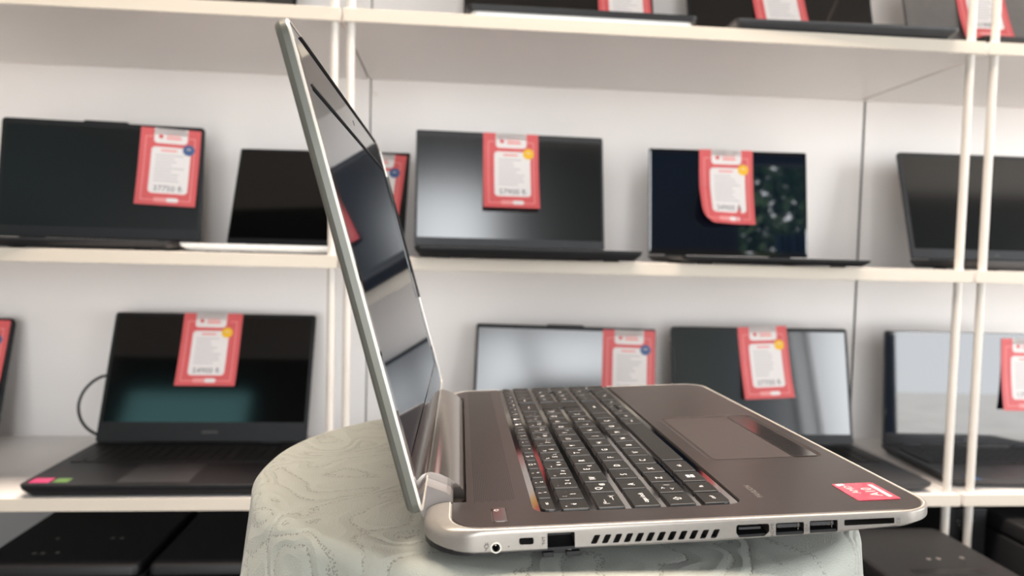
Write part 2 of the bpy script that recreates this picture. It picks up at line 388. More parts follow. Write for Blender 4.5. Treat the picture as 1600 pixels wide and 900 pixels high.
S = {'A': (-.6401, 1.3801, .1243, .3448, .2208, .2325, .1608), 'B': (-.2535, 1.3783, -.0711, .3309, .2012, .2040, .3743),
     'D': (.1125, 1.3438, .0486, .3591, .2232, .2392, .1858), 'E': (.5365, 1.3548, -.0436, .3127, .2098, .2363, .1339),
     'F': (1.0934, 1.3555, -.0123, .36, .2303, .182, .3036), 'G': (-1.0241, 1.3991, .0707, .3603, .239, .235, .3375),
     'H': (-.4627, 1.3957, .0064, .3878, .2538, .247, .3572), 'I': (.2325, 1.4276, -.1698, .369, .2329, .235, .1658),
     'J': (.6475, 1.4039, .0059, .3813, .2394, .2479, .195), 'K': (1.0816, 1.3941, -.0516, .36, .2367, .2200, .0619),
     'L': (-.482, 1.40, .0, .36, .215, .245, .30), 'M': (.2046, 1.4042, .0016, .3775, .215, .2447, .30),
     'N': (.6475, 1.3841, -.0311, .3776, .215, .2426, .30), 'O': (1.078, 1.365, .0, .36, .215, .192, .28)}
Lx = {}
Lx['A'] = shelf_laptop(S['A'], 'm', 'wide dark laptop with a small raised webcam notch, on the middle shelf at far left', notch=True, tb=.016, screen='matte2')
Lx['B'] = shelf_laptop(S['B'], 'm', 'black-screened laptop with a white base, middle shelf, crossed by the white posts', tb=.014, case='blk', base_case='whitecase', screen='semig', tn=.004, bw=(.003, .005, .012), r=.003)
Lx['D'] = shelf_laptop(S['D'], 'm', 'dark grey laptop on the middle shelf, right of the raised lid, pale glare at left', case='dkgrey', bez='dkgrey', screen='matte', base_case='blk', bw=(.004, .012, .018), r=.004)
Lx['E'] = shelf_laptop(S['E'], 'm', 'thin glossy blue-black laptop mirroring trees and a curtain, middle shelf', tb=.013, screen='glass', bez='bezelgloss', bw=(.004, .006, .012), r=.003, tn=.004)
Lx['F'] = shelf_laptop(S['F'], 'm', 'dark laptop behind the two right-hand posts on the middle shelf', case='dkgrey', bez='dkgrey', screen='matte', logo=('DELL', .006, .0), bw=(.008, .008, .022))
Lx['G'] = shelf_laptop(S['G'], 'b', 'black laptop lid cut off at the left picture edge, lower shelf', r=.012)
Lx['H'] = shelf_laptop(S['H'], 'b', 'large black gaming laptop with its keyboard showing, lower shelf at left', tb=.022, keys=True, screen='semig', bw=(.007, .006, .038), logo=('LENOVO', .0075, .012), r=.006)
Lx['I'] = shelf_laptop(S['I'], 'b', 'laptop with a plain silvery-grey reflecting screen, lower shelf, rising behind the keyboard', bez='blk', screen='matte', notch=True, bw=(.005, .008, .018), r=.005)
Lx['J'] = shelf_laptop(S['J'], 'b', 'dark laptop on the lower shelf behind the touchpad corner, yellow-badged tag on it', case='dkgrey', keys=True, screen='matte', bw=(.006, .008, .020))
Lx['K'] = shelf_laptop(S['K'], 'b', 'laptop with bright white reflections behind the right-hand posts, lower shelf', case='dkgrey', keys=True, screen='glass', bez='bezelgloss', logo=('DELL', .008, .0), bw=(.006, .010, .024))
Lx['L'] = shelf_laptop(S['L'], 't', 'dark laptop whose base edge just shows on the top shelf, left of the lid')
Lx['M'] = shelf_laptop(S['M'], 't', 'black laptop with a shiny silver underside, top shelf, left of the other black ones', tb=.020, low='whitecase', screen='semig')
Lx['N'] = shelf_laptop(S['N'], 't', 'black laptop with a slim dark grey base, top shelf, right of the silver-bottomed one', tb=.016, base_case='dkgrey', screen='semig')
Lx['O'] = shelf_laptop(S['O'], 't', 'grey-brown laptop standing behind the posts at the top right corner', case='grey', base_case='blk', bez='grey', screen='grey')  # grey reflection on this screen is put into its base colour
# stickers on palm rests
q = MB('magenta'); rbox(q, -.185, -.155, -.236, -.212, .0219, .0223, 'magenta', r=.002, bev=.0001); q.build('sticker', Lx['H'][0])['label'] = 'magenta sticker'
q = MB('green'); rbox(q, -.150, -.128, -.234, -.214, .0219, .0223, 'green', r=.002, bev=.0001); q.build('sticker', Lx['H'][0])['label'] = 'green sticker'
q = MB('blue'); rbox(q, -.150, -.128, -.225, -.205, .0179, .0183, 'blue', r=.002, bev=.0001); q.build('sticker', Lx['K'][0])['label'] = 'blue sticker'

# ------------------------------------------------------------------ price tags
def price_tag(key, u0, label, badge='yellow', price='37900', drop=.0, tilt=0.0, curl=.012, cl=0.0, wid=.106, hgt=.149, spec='faint'):
    """card hung on a lid; u0 = distance from the lid's left edge, tilt in radians, curl = how far its foot stands off,
    cl = rounding of the lower left corner as it curls away"""
    root_l, X, wd, h = Lx[key]
    Xt = X @ Matrix.Translation((-wd / 2 + u0, h + .001 - drop, .0010)) @ Matrix.Rotation(tilt, 4, 'Z')
    b = MB('red', 'pink', 'paper', 'ink', 'faint', 'yellow', 'blue')
    def P(u, v, lift=0):
        t = max(0, v / hgt - .25) / .75
        z = .0004 + curl * t * t + lift
        if cl: z += cl * max(0, (1 - u / wid) * 1.3 - .45) * max(0, t - .35) * 2
        return (u, -v, z)
    def patch(u0_, u1_, v0_, v1_, rad, m, lift, rows=14, cut=None):
        vs = []; fs = []; k = 0
        vv = sorted(set([v0_ + (v1_ - v0_) * i / rows for i in range(rows + 1)] + [v0_ + rad * (1 - cos(a * pi / 12)) for a in range(7)] + [v1_ - rad * (1 - cos(a * pi / 12)) for a in range(7)])) if rad else [v0_ + (v1_ - v0_) * i / rows for i in range(rows + 1)]
        cols = 5
        for v in vv:
            e = 0
            if rad:
                if v < v0_ + rad: e = rad - math.sqrt(max(0, rad * rad - (v0_ + rad - v) ** 2))
                if v > v1_ - rad: e = rad - math.sqrt(max(0, rad * rad - (v - v1_ + rad) ** 2))
            el = e
            if cut and v > v1_ - cut: el = max(e, cut * .8 * (1 - math.sqrt(max(0, 1 - ((v - v1_ + cut) / cut) ** 2))))
            for c in range(cols + 1): vs.append(P(u0_ + el + (u1_ - e - u0_ - el) * c / cols, v, lift))
        for i in range(len(vv) - 1):
            for c in range(cols): a = i * (cols + 1) + c; fs.append((a, a + 1, a + cols + 2, a + cols + 1))
        b.add(vs, fs, m)
    ct = .03 if cl else None
    patch(0, wid, 0, hgt, .001, 'red', 0, cut=ct); patch(0, wid, 0, hgt, .001, 'red', -.0005, cut=ct)
    mg, lw = .009, .0016
    for (a, c, d, e) in ((mg, mg + lw, .016, hgt - mg), (wid - mg - lw, wid - mg, .016, hgt - mg), (mg, wid - mg, hgt - mg - lw, hgt - mg), (mg, .022, .016, .016 + lw), (wid - .022, wid - mg, .016, .016 + lw)):
        patch(a, c, d, e, 0, 'pink', .0002, rows=10)
    patch(.024, .083, -.0, .029, .007, 'paper', .0003)
    patch(.024, .083, -.0, .012, 0, 'paper', .0003, rows=3)
    patch(.021, .090, .036, .126, .007, 'paper', .0003)
    patch(.032, .040, .012, .020, .0039, 'red', .0006, rows=8)
    patch(.046, .070, .012, .0145, 0, 'pink', .0006, rows=2); patch(.046, .072, .0165, .021, 0, 'pink', .0006, rows=2)
    patch(.038, .066, .041, .0445, 0, 'pink', .0006, rows=2)
    random.seed(len(label))
    for i in range(9):
        v = .051 + i * .0062; patch(.029, .055 + random.random() * .026, v, v + .0022, 0, spec, .0006, rows=1)
    patch(.032, .076, hgt - .0145, hgt - .0065, .0039, 'pink', .0006, rows=6); patch(.055, .076, hgt - .0145, hgt - .0065, .0039, 'paper', .0008, rows=6)
    patch(.076, .097, .029, .050, .0104, badge, .0009, rows=12)
    patch(.083, .090, .037, .0385, 0, 'paper', .0012, rows=1)
    # price digits follow the sheet
    t = MB('ink'); text(t, price + ' ₺', .0155, 'ink', Matrix.Identity(4))
    b.add([P(.0555 + x, .117 - y, .0007) for x, y, z in t.v], t.f, 'ink')
    o = b.build('price_tag', smooth=False); o.matrix_world = Xt
    tag(o, label, 'price tag', 'red price tags')
    return o
bpy.context.view_layer.update()
price_tag('A', .233, 'red blue-badged price tag on the wide laptop at far left, middle shelf', 'blue', '37750', .005, -.035, .006, spec='faint')
price_tag('B', .219, 'red price tag with a blue badge partly hidden behind the raised lid', 'blue', '27900', .003, -.05, .008)
price_tag('D', .126, 'yellow-badged red price tag bent off the grey laptop right of the lid', 'yellow', '57900', .001, 0, .016, spec='faint')
price_tag('E', .099, 'red price tag with its lower left corner curled, on the glossy blue-black laptop', 'yellow', '34900', .0, 0, .012, cl=.02)
price_tag('H', .131, 'slanting red price tag with a yellow badge on the large gaming laptop', 'yellow', '54900', .001, .0, .006, wid=.113, hgt=.147)
price_tag('I', .262, 'red price tag with a blue badge on the silvery-grey screen behind the keyboard', 'blue', '31900', .005, 0, .004)
price_tag('J', .142, 'red price tag with a yellow badge behind the touchpad corner, lower shelf', 'yellow', '37700', .001, .045, .010)
price_tag('K', .247, 'red price tag cut by the right picture edge on the lower shelf', 'yellow', '17900', .012, 0, .010)
price_tag('G', .246, 'red price tag cut by the left picture edge on the lower shelf', 'blue', '19900', .006, 0, .006)
price_tag('M', .266, 'red price tag hanging at the right of the silver-bottomed laptop on the top shelf', 'yellow', '51890', .030, 0, .010)
price_tag('N', .130, 'red price tag on the top shelf laptop with the dark grey base, foot twisted', 'yellow', '41900', .020, .05, .012)
price_tag('O', .112, 'red price tag reading 31900 behind the post in the top right corner', 'yellow', '31900', .008, 0, .010)

# power cable looping out behind the gaming laptop
def unproj(px, py, Y):
    d = F_ + R_ * ((px - 800) / 1124.285) + U_ * ((450 - py) / 1124.285); q = d * (Y / d.y); return Vector((q.x, q.y, q.z + H0))
pp = [(172, 586, 1.455), (158, 589, 1.45), (143, 598, 1.445), (130, 613, 1.44), (123, 632, 1.435), (125, 652, 1.43), (135, 668, 1.425), (150, 678, 1.42), (168, 684, 1.418)]
b = MB('blk'); P_ = [unproj(*p) for p in pp]
sm = []
for i in range(len(P_) - 1):
    p0, p1, p2, p3 = P_[max(i - 1, 0)], P_[i], P_[i + 1], P_[min(i + 2, len(P_) - 1)]
    for k in range(5):
        t = k / 5; sm.append(.5 * ((2 * p1) + (p2 - p0) * t + (2 * p0 - 5 * p1 + 4 * p2 - p3) * t * t + (3 * p1 - p0 - 3 * p2 + p3) * t ** 3))
sm.append(P_[-1]); tube(b, sm, .0028, 'blk')
tag(b.build('power_cable', smooth=True), 'black cable looping out from behind the large gaming laptop', 'cable')

# ------------------------------------------------------------------ black machines under the lowest shelf
def machine(name, x0, x1, y0, y1, ztop, label, yaw=0, r=.012, slot=None, marks=(), col='blk'):
    cx, cy = (x0 + x1) / 2, (y0 + y1) / 2
    root = empty(name, (cx, cy, PL)); root.rotation_euler = (0, 0, yaw); tag(root, label, 'printer', 'black machines under the lowest shelf')
    hw, hd, hh = (x1 - x0) / 2, (y1 - y0) / 2, ztop - PL
    b = MB(col); rbox(b, -hw, hw, -hd, hd, .004, hh * .86, col, r=r, bev=.003); b.build('body', root, smooth=True)
    b = MB(col); rbox(b, -hw + .004, hw - .004, -hd + .004, hd - .004, hh * .865, hh, col, r=r, bev=.006)
    top = b.build('lid', root, smooth=True)
    if slot:
        q = MB('keyside'); rbox(q, slot[0], slot[1], slot[2], slot[3], hh - .0004, hh + .0006, 'keyside', r=.002, bev=.0002); q.build('tray_slot', root)
    for mx, my in marks:
        q = MB('grey'); cyl(q, .0035, hh, hh + .0006, 'grey', Matrix.Translation((mx, my, 0)), n=10); q.build('indicator_mark', root)
    for fx in (-1, 1):
        q = MB('blk'); rbox(q, fx * (hw - .03) - .012, fx * (hw - .03) + .012, -hd + .02, hd - .02, 0, .005, 'blk', r=.003, bev=.0005); q.build('foot', root)
    q = MB('void'); rbox(q, -hw + .03, hw - .03, -hd - .001, -hd + .004, hh * .25, hh * .55, 'void', r=.002, bev=.0003); q.build('front_opening', root)
    return root
machine('printer', -.737, -.4765, 1.148, 1.50, H0 - .505, 'black flat-topped printer with small marks, lower left corner under the shelf', marks=((-.055, -.12), (-.042, -.12), (-.02, -.118), (-.05, -.06), (.04, -.06), (.055, -.06)))
machine('printer', -.4685, -.200, 1.148, 1.50, H0 - .505, 'black flat-topped printer beside the tablecloth, under the lowest shelf', marks=((.04, -.1),))
machine('printer', .622, .832, .865, 1.135, H0 - .445, 'black rounded printer with a paper slot, lower right below the laptop corner', r=.02, slot=(-.052, .058, -.045, -.028), marks=((.0, .005), (.016, .006), (.055, .008)))
machine('computer_case', .965, 1.25, 1.02, 1.45, H0 - .44, 'black box-shaped machine at the lower right picture edge under the shelf', r=.006)
b = MB('blk'); rbox(b, .88, .955, 1.175, 1.42, PL, H0 - .43, 'blk', r=.004, bev=.002)
o = b.build('carton'); tag(o, 'black carton with a pale dotted triangle seen between the lower right posts', 'box')
q = MB('grey')
for i in range(5):
    for k in range(5 - i):
        cyl(q, .0016, 0, .0006, 'grey', Matrix.Translation((.9 + (i * .5 + k) * .007, 1.1745, H0 - .452 - i * .007)) @ Matrix.Rotation(pi / 2, 4, 'X'), n=8)
q.build('dotted_triangle', o)

# ------------------------------------------------------------------ covered stool under the main laptop
TZ = H0 - .1575
TCX, TCY, TR = .055, .532, .186
b = MB('blk')
cyl(b, TR - .008, TZ - .022, TZ - .0045, 'blk', Matrix.Translation((TCX, TCY, 0)), n=48, bev=.002)
st = empty('round_table', (TCX, TCY, 0)); tag(st, 'round table hidden under the cream embroidered cloth', 'table')
iv = Matrix.Translation((-TCX, -TCY, 0))
b.build('table_top', st, X=iv)
b = MB('dkgrey'); cyl(b, .03, .02, TZ - .0225, 'dkgrey', Matrix.Translation((TCX, TCY, 0)), n=20); b.build('pedestal', st, X=iv)
b = MB('dkgrey'); cyl(b, .15, 0, .0195, 'dkgrey', Matrix.Translation((TCX, TCY, 0)), n=32, bev=.004); b.build('foot', st, X=iv)
nA = 240; rings = []
def RT(a):
    d = (a - radians(322) + pi) % (2 * pi) - pi
    return TR + .043 * math.exp(-(d / radians(34)) ** 2)
prof = []
for i in range(12): prof.append(('top', i / 12 * (TR - .006)))
for i in range(9): prof.append(('arc', i / 8 * pi / 2))
L_ = TZ - .03
for i in range(1, 60): prof.append(('drop', (i / 59) ** 1.15))
def fold(a, s):
    f = .5 * sin(7 * a + 1.1) + .33 * sin(12 * a + .6 + 1.2 * s) + .22 * sin(19 * a + 2.4)
    return f
for kind, t in prof:
    ring = []
    for k in range(nA):
        a = 2 * pi * k / nA
        T_ = RT(a)
        if kind == 'top': r = t * T_ / TR; z = TZ + .0006 * sin(5 * a + 20 * t) * (t / TR) ** 2
        elif kind == 'arc':
            q = .012; r = T_ - .006 + q * sin(t) * .9 + .0015 * fold(a, 0) * t; z = TZ - q * (1 - cos(t))
        else:
            s = t * L_ * .97; r = T_ + .0048 + .0015 * fold(a, 0) * pi / 2 + .12 * s + (.0135 * min(1, s / .1) + .05 * s) * fold(a, s) ; z = TZ - .012 - s
        ring.append((TCX + r * cos(a), TCY + r * sin(a), z))
    rings.append(ring)
b = MB('cloth'); loft(b, rings[1:], 'cloth', cap1=False)
o = b.build('tablecloth', smooth=False); o.data.polygons.foreach_set('use_smooth', [True] * len(o.data.polygons))
tag(o, 'cream tablecloth with stitched scroll embroidery draped under the main laptop', 'tablecloth')

# ------------------------------------------------------------------ the main laptop
LO = Vector((-.00685, .34864, H0 - .13792)); ly = -.01307; ta, tbb = .04312, -.01269
X_ = Vector((cos(ta), 0, sin(ta))); Y_ = Vector((0, cos(tbb), sin(tbb))); Y_ = (Y_ - X_ * X_.dot(Y_)).normalized(); Z_ = X_.cross(Y_)
rz = Matrix.Rotation(ly, 3, 'Z')
LM = frame(LO, rz @ X_, rz @ Y_, rz @ Z_)
LAP = empty('open_laptop', X=LM)
tag(LAP, 'large silver and brown laptop opened sideways on the cream tablecloth, ports facing front', 'laptop')
W, DP = .3845, .2648
def botz(a):
    pts = [(-.006, -.0105), (.015, -.0122), (.14, -.0112), (.204, -.0097), (.238, -.0082), (.265, -.0060)]
    for (x0, z0), (x1, z1) in zip(pts, pts[1:]):
        if a <= x1: return z0 + (z1 - z0) * max(0, (a - x0)) / (x1 - x0)
    return pts[-1][1]
N_ = 10
def rrs(x0, x1, y0, y1, r, n, k=14):
    """rounded rectangle whose straight runs carry k extra points"""
    p = rr(x0, x1, y0, y1, r, n); out = []
    for c_ in range(4):
        seg = p[c_ * (n + 1):(c_ + 1) * (n + 1)]; out += seg; nx_ = p[((c_ + 1) * (n + 1)) % len(p)]
        for j in range(1, k + 1): out.append((seg[-1][0] + (nx_[0] - seg[-1][0]) * j / (k + 1), seg[-1][1] + (nx_[1] - seg[-1][1]) * j / (k + 1)))
    return out
inner = rrs(.0085, DP - .0013, .0012, W - .0016, (.020, .0202, .0202, .020), N_)
outer = rrs(-.0050, DP, 0, W, (.030, .0215, .0215, .030), N_)
b = MB('silver', 'void', 'rim'); rings = []
top0 = rrs(.0095, DP - .0024, .0024, W - .0024, (.019, .0192, .0192, .019), N_)
rings.append([(x, y, -.0012) for x, y in top0])
rings.append([(x, y, -.00015) for x, y in [((p[0] * .6 + q[0] * .4), (p[1] * .6 + q[1] * .4)) for p, q in zip(top0, inner)]])
for i in range(7):
    th = i / 6 * pi / 2; ring = []
    for p, q in zip(inner, outer):
        d = math.hypot(p[0] - q[0], p[1] - q[1]); dep = min(.0055, .75 * d)
        ring.append((p[0] + (q[0] - p[0]) * sin(th), p[1] + (q[1] - p[1]) * sin(th), -dep * (1 - cos(th))))
    rings.append(ring)
rings.append([(q[0], q[1], botz(q[0]) + .0012) for q in outer])
mid = rrs(-.0035, DP - .003, .0009, W - .0009, (.029, .021, .021, .029), N_)
rings.append([(q[0], q[1], botz(q[0])) for q in mid])
n = len(inner)
for i in range(len(rings) - 1):
    mm = 'rim' if i in (0, 1) else 'silver'
    b.add(rings[i] + rings[i + 1], [(k, (k + 1) % n, n + (k + 1) % n, n + k) for k in range(n)], mm)
b.add(rings[0], [tuple(range(n))], 'silver')
cx = (sum(p[0] for p in rings[-1]) / n, sum(p[1] for p in rings[-1]) / n, -.0105)
b.add(rings[-1] + [cx], [(k, (k + 1) % n, n) for k in range(n)], 'silver')
# weld
me = b.mesh('base'); bm = bmesh.new(); bm.from_mesh(me); bmesh.ops.remove_doubles(bm, verts=bm.verts, dist=1e-6); bmesh.ops.recalc_face_normals(bm, faces=bm.faces); bm.to_mesh(me); bm.free()
base = bpy.data.objects.new('base', me); COL.objects.link(base)
c = MB('silver', 'void', 'rim')
def side_cut(pts, depth, m='void'):
    """pts in (a, z); cut from the near side inwards"""
    loft(c, [[(x, -.004, z) for x, z in pts], [(x, depth, z) for x, z in pts]], m)
def srr(a0, a1, z0, z1, r): return rr(a0, a1, z0, z1, r, 4)
side_cut([(.0318 + .0021 * cos(2 * pi * i / 24), -.0090 + .0021 * sin(2 * pi * i / 24)) for i in range(24)], .010)
side_cut([(.0382 + .0003 * cos(2 * pi * i / 8), -.0088 + .0003 * sin(2 * pi * i / 8)) for i in range(8)], .002)
side_cut(srr(.0434, .0506, -.0082, -.0048, .0010), .008)
side_cut(rr(.0574, .0712, -.0150, -.0030, .0006, 3), .014)
for i in range(12):
    a0 = .07903 + i * .005551
    q = [(a0, -.0094), (a0 + .0031, -.0094), (a0 + .0052, -.0050), (a0 + .0021, -.0050)]
    pts = []
    for j in range(4):
        p, pr, nx = Vector(q[j]), Vector(q[j - 1]), Vector(q[(j + 1) % 4])
        u, v = (pr - p).normalized() * .0006, (nx - p).normalized() * .0006
        pts += [tuple(p + u), tuple(p + (u + v) * .3), tuple(p + v)]
    side_cut(pts, .008)
side_cut([(.1552, -.0097), (.1680, -.0097), (.1702, -.0080), (.1708, -.0072), (.1708, -.0042), (.1700, -.0033), (.1545, -.0033), (.1536, -.0042), (.1536, -.0072), (.1540, -.0080)], .011)
side_cut(srr(.1742, .1890, -.0098, -.0033, .0008), .013)
side_cut(srr(.1920, .2068, -.0094, -.0030, .0008), .013)
side_cut(srr(.2103, .2370, -.0062, -.0032, .0005), .015)
boolean(base, c); c = MB('silver', 'void', 'rim')
# hinge slot and keyboard well
rbox(c, -.030, .0178, .044, W - .044, -.0095, .02, 'void', r=.0005, bev=.0001)
rbox(c, .0530, .1665, .0212, .3885 - .0015 - .0, -.0020, .01, 'void', r=.008, bev=.0001)
boolean(base, c)
base.parent = LAP
# deck plate
b = MB('deck', 'void'); dk = rr(.0100, DP - .0028, .0026, W - .0030, (.0185, .0188, .0188, .0185), N_)
loft(b, [[(x, y, -.00115) for x, y in dk], [(x, y, -.0002) for x, y in dk], [(x, y, 0) for x, y in rr(.0104, DP - .0032, .0030, W - .0034, (.018, .0183, .0183, .018), N_)]], 'deck')
deck = b.build('deck_plate')
c = MB('deck', 'void')
rbox(c, -.030, .0178, .0425, W - .0425, -.02, .02, 'deck', r=.0005, bev=.0001)
rbox(c, .0530, .1665, .0212, .3870, -.01, .01, 'void', r=.008, bev=.0001)
rbox(c, .0307, .0388, .0098, .0304, -.01, .01, 'void', r=.0016, bev=.0001)
rings = []
for z, e in ((-.0009, .0), (-.0001, .0022), (.0003, .0030)):
    rings.append([(x, y, z) for x, y in rr(.1788 - e, .2520 + e, .1050 - e, .2290 + e, .006 + e, 6)])
loft(c, rings, 'deck')
boolean(deck, c, False); deck.parent = LAP
# bottom cover, wedge shaped so the machine rests on the cloth
b = MB('blk'); q0 = rr(-.0046, .2590, .0006, W - .0006, (.029, .021, .021, .029), 6); qa = rr(-.0005, .250, .0060, W - .0060, (.026, .02, .02, .026), 6); q1 = rr(.020, .205, .045, W - .045, .02, 6)
zc = lambda a: -.0195 - .0431 * (a - .02) * 1.0 + .0004
loft(b, [[(x, y, botz(x) + .001) for x, y in q0], [(x, y, botz(x) - .0003 - .0018 * max(0, min(1, 1 - x / .03))) for x, y in q0], [(x, y, botz(x) - .0016 - .0018 * max(0, min(1, 1 - x / .03))) for x, y in qa], [(x, y, -.0155) for x, y in rr(.010, .225, .025, W - .025, .02, 6)], [(x, y, zc(x) + .001) for x, y in q1], [(x, y, zc(x)) for x, y in rr(.022, .203, .047, W - .047, .018, 6)]], 'blk')
b.build('bottom_cover', LAP, smooth=True)
# speaker grille: fine grooves
b = MB('blk', 'grey_ink')
for i in range(23):
    a = .0222 + i * .00100
    y0 = .0400 + .0022 * abs(sin(i * .8)) + max(0, i - 14) * .0002; y1 = W - .013 - .0015 * (i % 3)
    k = 40
    b.add([(a, y0, .00012), (a + .0003, y0, .00012), (a + .0003, y1, .00012), (a, y1, .00012)], [(0, 1, 2, 3)], 'blk')
b.build('speaker_grille', LAP)
# power button
b = MB('deck'); rbox(b, .0311, .0384, .0102, .0300, -.0010, .0004, 'glossbrown', r=.0014, bev=.0003)
rg = []
for rad in (.0013, .0009): rg.append([(.0335 + rad * cos(2 * pi * i / 18), .0262 + rad * sin(2 * pi * i / 18), .00046) for i in range(18)])
b.add(rg[0] + rg[1], [(i, (i + 1) % 18, 18 + (i + 1) % 18, 18 + i) for i in range(16)], 'legend')
b.build('power_button', LAP)
# keyboard tray and keys
b = MB('tray'); rbox(b, .0532, .1663, .0214, .3868, -.0024, -.0012, 'tray', r=.0078, bev=.0002, mtop='tray')
tray = b.build('keyboard', LAP)
def key(a0, a1, b0, b1, legends=(), shape=None, cut=None):
    q = MB('key', 'keyside', 'legend')
    if shape:
        loft(q, [[(x, y, -.0013) for x, y in shape], [(x, y, -.0001) for x, y in shape]], 'keyside', mtop='key')
    else:
        rings = []
        rads = (.0009,) * 4 if not cut else cut
        for z, e in ((-.0013, -.0001), (-.0006, 0), (.0003, .00025), (.0005, .0006)):
            rings.append([(x, y, z) for x, y in rr(a0 + e, a1 - e, b0 + e, b1 - e, rads, 3)])
        n = len(rings[0])
        for i in range(3): q.add(rings[i] + rings[i + 1], [(k, (k + 1) % n, n + (k + 1) % n, n + k) for k in range(n)], 'keyside' if i < 2 else 'key')
        q.add(rings[-1], [tuple(range(n))], 'key')
    for (s, size, du, dv) in legends:       # du to the user's right, dv up, from the key centre
        text(q, s, size, 'legend', frame(((a0 + a1) / 2 - dv, (b0 + b1) / 2 + du, .00056 if not shape else .0), (0, 1, 0), (-1, 0, 0), (0, 0, 1)))
    return q.build('key', tray)
PT = .0193; KW = .0175
fr = ['esc', 'f1', 'f2', 'f3', 'f4', 'f5', 'f6', 'f7', 'f8', 'f9', 'f10', 'f11', 'f12', 'prt', 'home', 'del', 'end', 'up', 'dn']
fi = ['', '?', '*', '*', '□', '◁', '-', '+', '«', '»', '■', '■', 'x', '', '', '', '', '', '']
bb = .0232; fp = (.3850 - .0232) / 19
for i, s in enumerate(fr):
    w_ = (.0185 if i == 0 else fp - .0018)
    x0 = bb + i * fp; 
    key(.0572, .0650, x0, x0 + fp - .0018, [(s, .0024 if i else .0030, .001, -.0016 if i else 0)] + ([(fi[i], .0034, 0, .0012)] if fi[i] and i else []), cut=(.004, .0009, .0009, .0009) if i == 0 else None)
def row(a0, a1, items, x):
    for it in items:
        w_, leg = it; key(a0, a1, x, x + w_ * PT - (PT - KW), leg); x += w_ * PT
def two(lo, up, third=None):
    l = [(lo, .0050, -.0012, -.0022), (up, .0034, -.0045, .0030)]
    if third: l.append((third, .0036, .0048, -.0026))
    return l
r1 = [('1', '!', None), ('2', "'", '£'), ('3', '^', '#'), ('4', '+', '$'), ('5', '%', '½'), ('6', '&', None), ('7', '/', '{'), ('8', '(', '['), ('9', ')', ']'), ('0', '=', '}'), ('*', '?', '\\'), ('-', '_', None)]
L0 = .0232
row(.0681, .0832, [(.834, [('é', .0046, .0, .0), ('"', .0034, -.003, .0035)])] + [(1, two(*q)) for q in r1] + [(1.80, [('<—', .005, 0, 0)])], L0)
row(.0874, .1025, [(1.31, [('|<—', .004, -.003, .002), ('—>|', .004, .003, -.003)])] + [(1, [(ch, .0058, -.0025, .001)] + ([(th, .0040, .0045, -.002)] if th else [])) for ch, th in zip('QWERTYUIOPĞÜ', ('@', '', '€', '', '₺', '', '', 'I', '', '', '', '~'))], L0)
row(.1067, .1218, [(1.53, [('caps lock', .0042, -.001, -.001)])] + [(1, [(ch, .0058, -.0015, .0)]) for ch in 'ASDFGHJKLŞİ,'], L0)
row(.1260, .1411, [(1.035, [('⇧', .006, 0, 0)]), (1, [('<', .0045, -.003, -.002), ('>', .0045, -.001, .003), ('|', .004, .004, .0)])] + [(1, [(ch, .0058, -.0015, .0)]) for ch in 'ZXCVBNMÖÇ.'] + [(2.66, [('shift', .004, 0, 0)])], L0)
lo_a, hi_a = .1453, .1604
x = L0
def k1(w_, leg, a0=lo_a, a1=hi_a, x_=None, **kw):
    global x
    key(a0, a1, x, x + w_ - .0018, leg, **kw); x += w_
k1(.0190, [('ctrl', .0036, 0, 0)], cut=(.0009, .004, .0009, .0009)); k1(.0195, [('fn', .0040, 0, 0)])
# windows key: four panes
wx = x; k1(.0200, [])
q = MB('legend')
cxk, cyk = (lo_a + hi_a) / 2, wx + .0091
for da in (-1, 1):
    for db in (-1, 1):
        h0 = .0003; q.add([(cxk + da * h0, cyk + db * h0, .00057), (cxk + da * .0024, cyk + db * h0, .00057), (cxk + da * .0024, cyk + db * .0024, .00057), (cxk + da * h0, cyk + db * .0024, .00057)], [(0, 1, 2, 3)], 'legend')
q.build('window_emblem', LAP)
k1(.0245, [('alt', .0040, 0, 0)]); x = .1070; k1(.1050, []); k1(.0193, [('alt gr', .0030, 0, 0)]); k1(.0193, [('ctrl', .0032, 0, 0)])
k1(.0193, [('<', .005, 0, 0)])
xx = x; key(lo_a, .1523, xx, xx + .0175, [('^', .004, 0, -.001)]); key(.1535, hi_a, xx, xx + .0175, [('v', .0032, 0, 0)]); x += .0193
k1(.0193, [('>', .005, 0, 0)])
NP = .3110
for rI, (a0, a1, ks) in enumerate(((.0681, .0832, ('num', '/', '*', '-')), (.0874, .1025, ('7', '8', '9')), (.1067, .1218, ('4', '5', '6')), (.1260, .1411, ('1', '2', '3')))):
    for i, s in enumerate(ks): key(a0, a1, NP + i * .0186, NP + i * .0186 + .0170, [(s, .0050 if len(s) == 1 else .0032, 0, .001)])
key(lo_a, hi_a, NP, NP + .0372 - .0016, [('0', .005, 0, 0)]); key(lo_a, hi_a, NP + .0372, NP + .0372 + .0170, [(',', .005, 0, 0)])
key(.0874, .1218, NP + .0558, NP + .0558 + .0170, [('+', .005, 0, 0)]); key(.1260, hi_a, NP + .0558, NP + .0558 + .0170, [('enter', .003, 0, 0)])
key(.1067, .1218, .2870, .3085, [], shape=[(.0874, .2820), (.1025, .2820), (.1025, .2872), (.1218, .2872), (.1218, .3085), (.0874, .3085)])
# touchpad, its buttons
b = MB('pad'); rbox(b, .1806, .2338, .1068, .2272, -.00088, -.0006, 'pad', r=.003, bev=.0001); rbox(b, .1802, .2342, .1064, .2276, -.00089, -.00084, 'void', r=.003, bev=.00001); b.build('touchpad', LAP)
for y0, y1 in ((.1068, .1666), (.1672, .2272)):
    b = MB('glossbrown'); rbox(b, .2348, .2510, y0, y1, -.00088, -.00045, 'glossbrown', r=.0006, bev=.00015); b.build('touchpad_button', LAP)
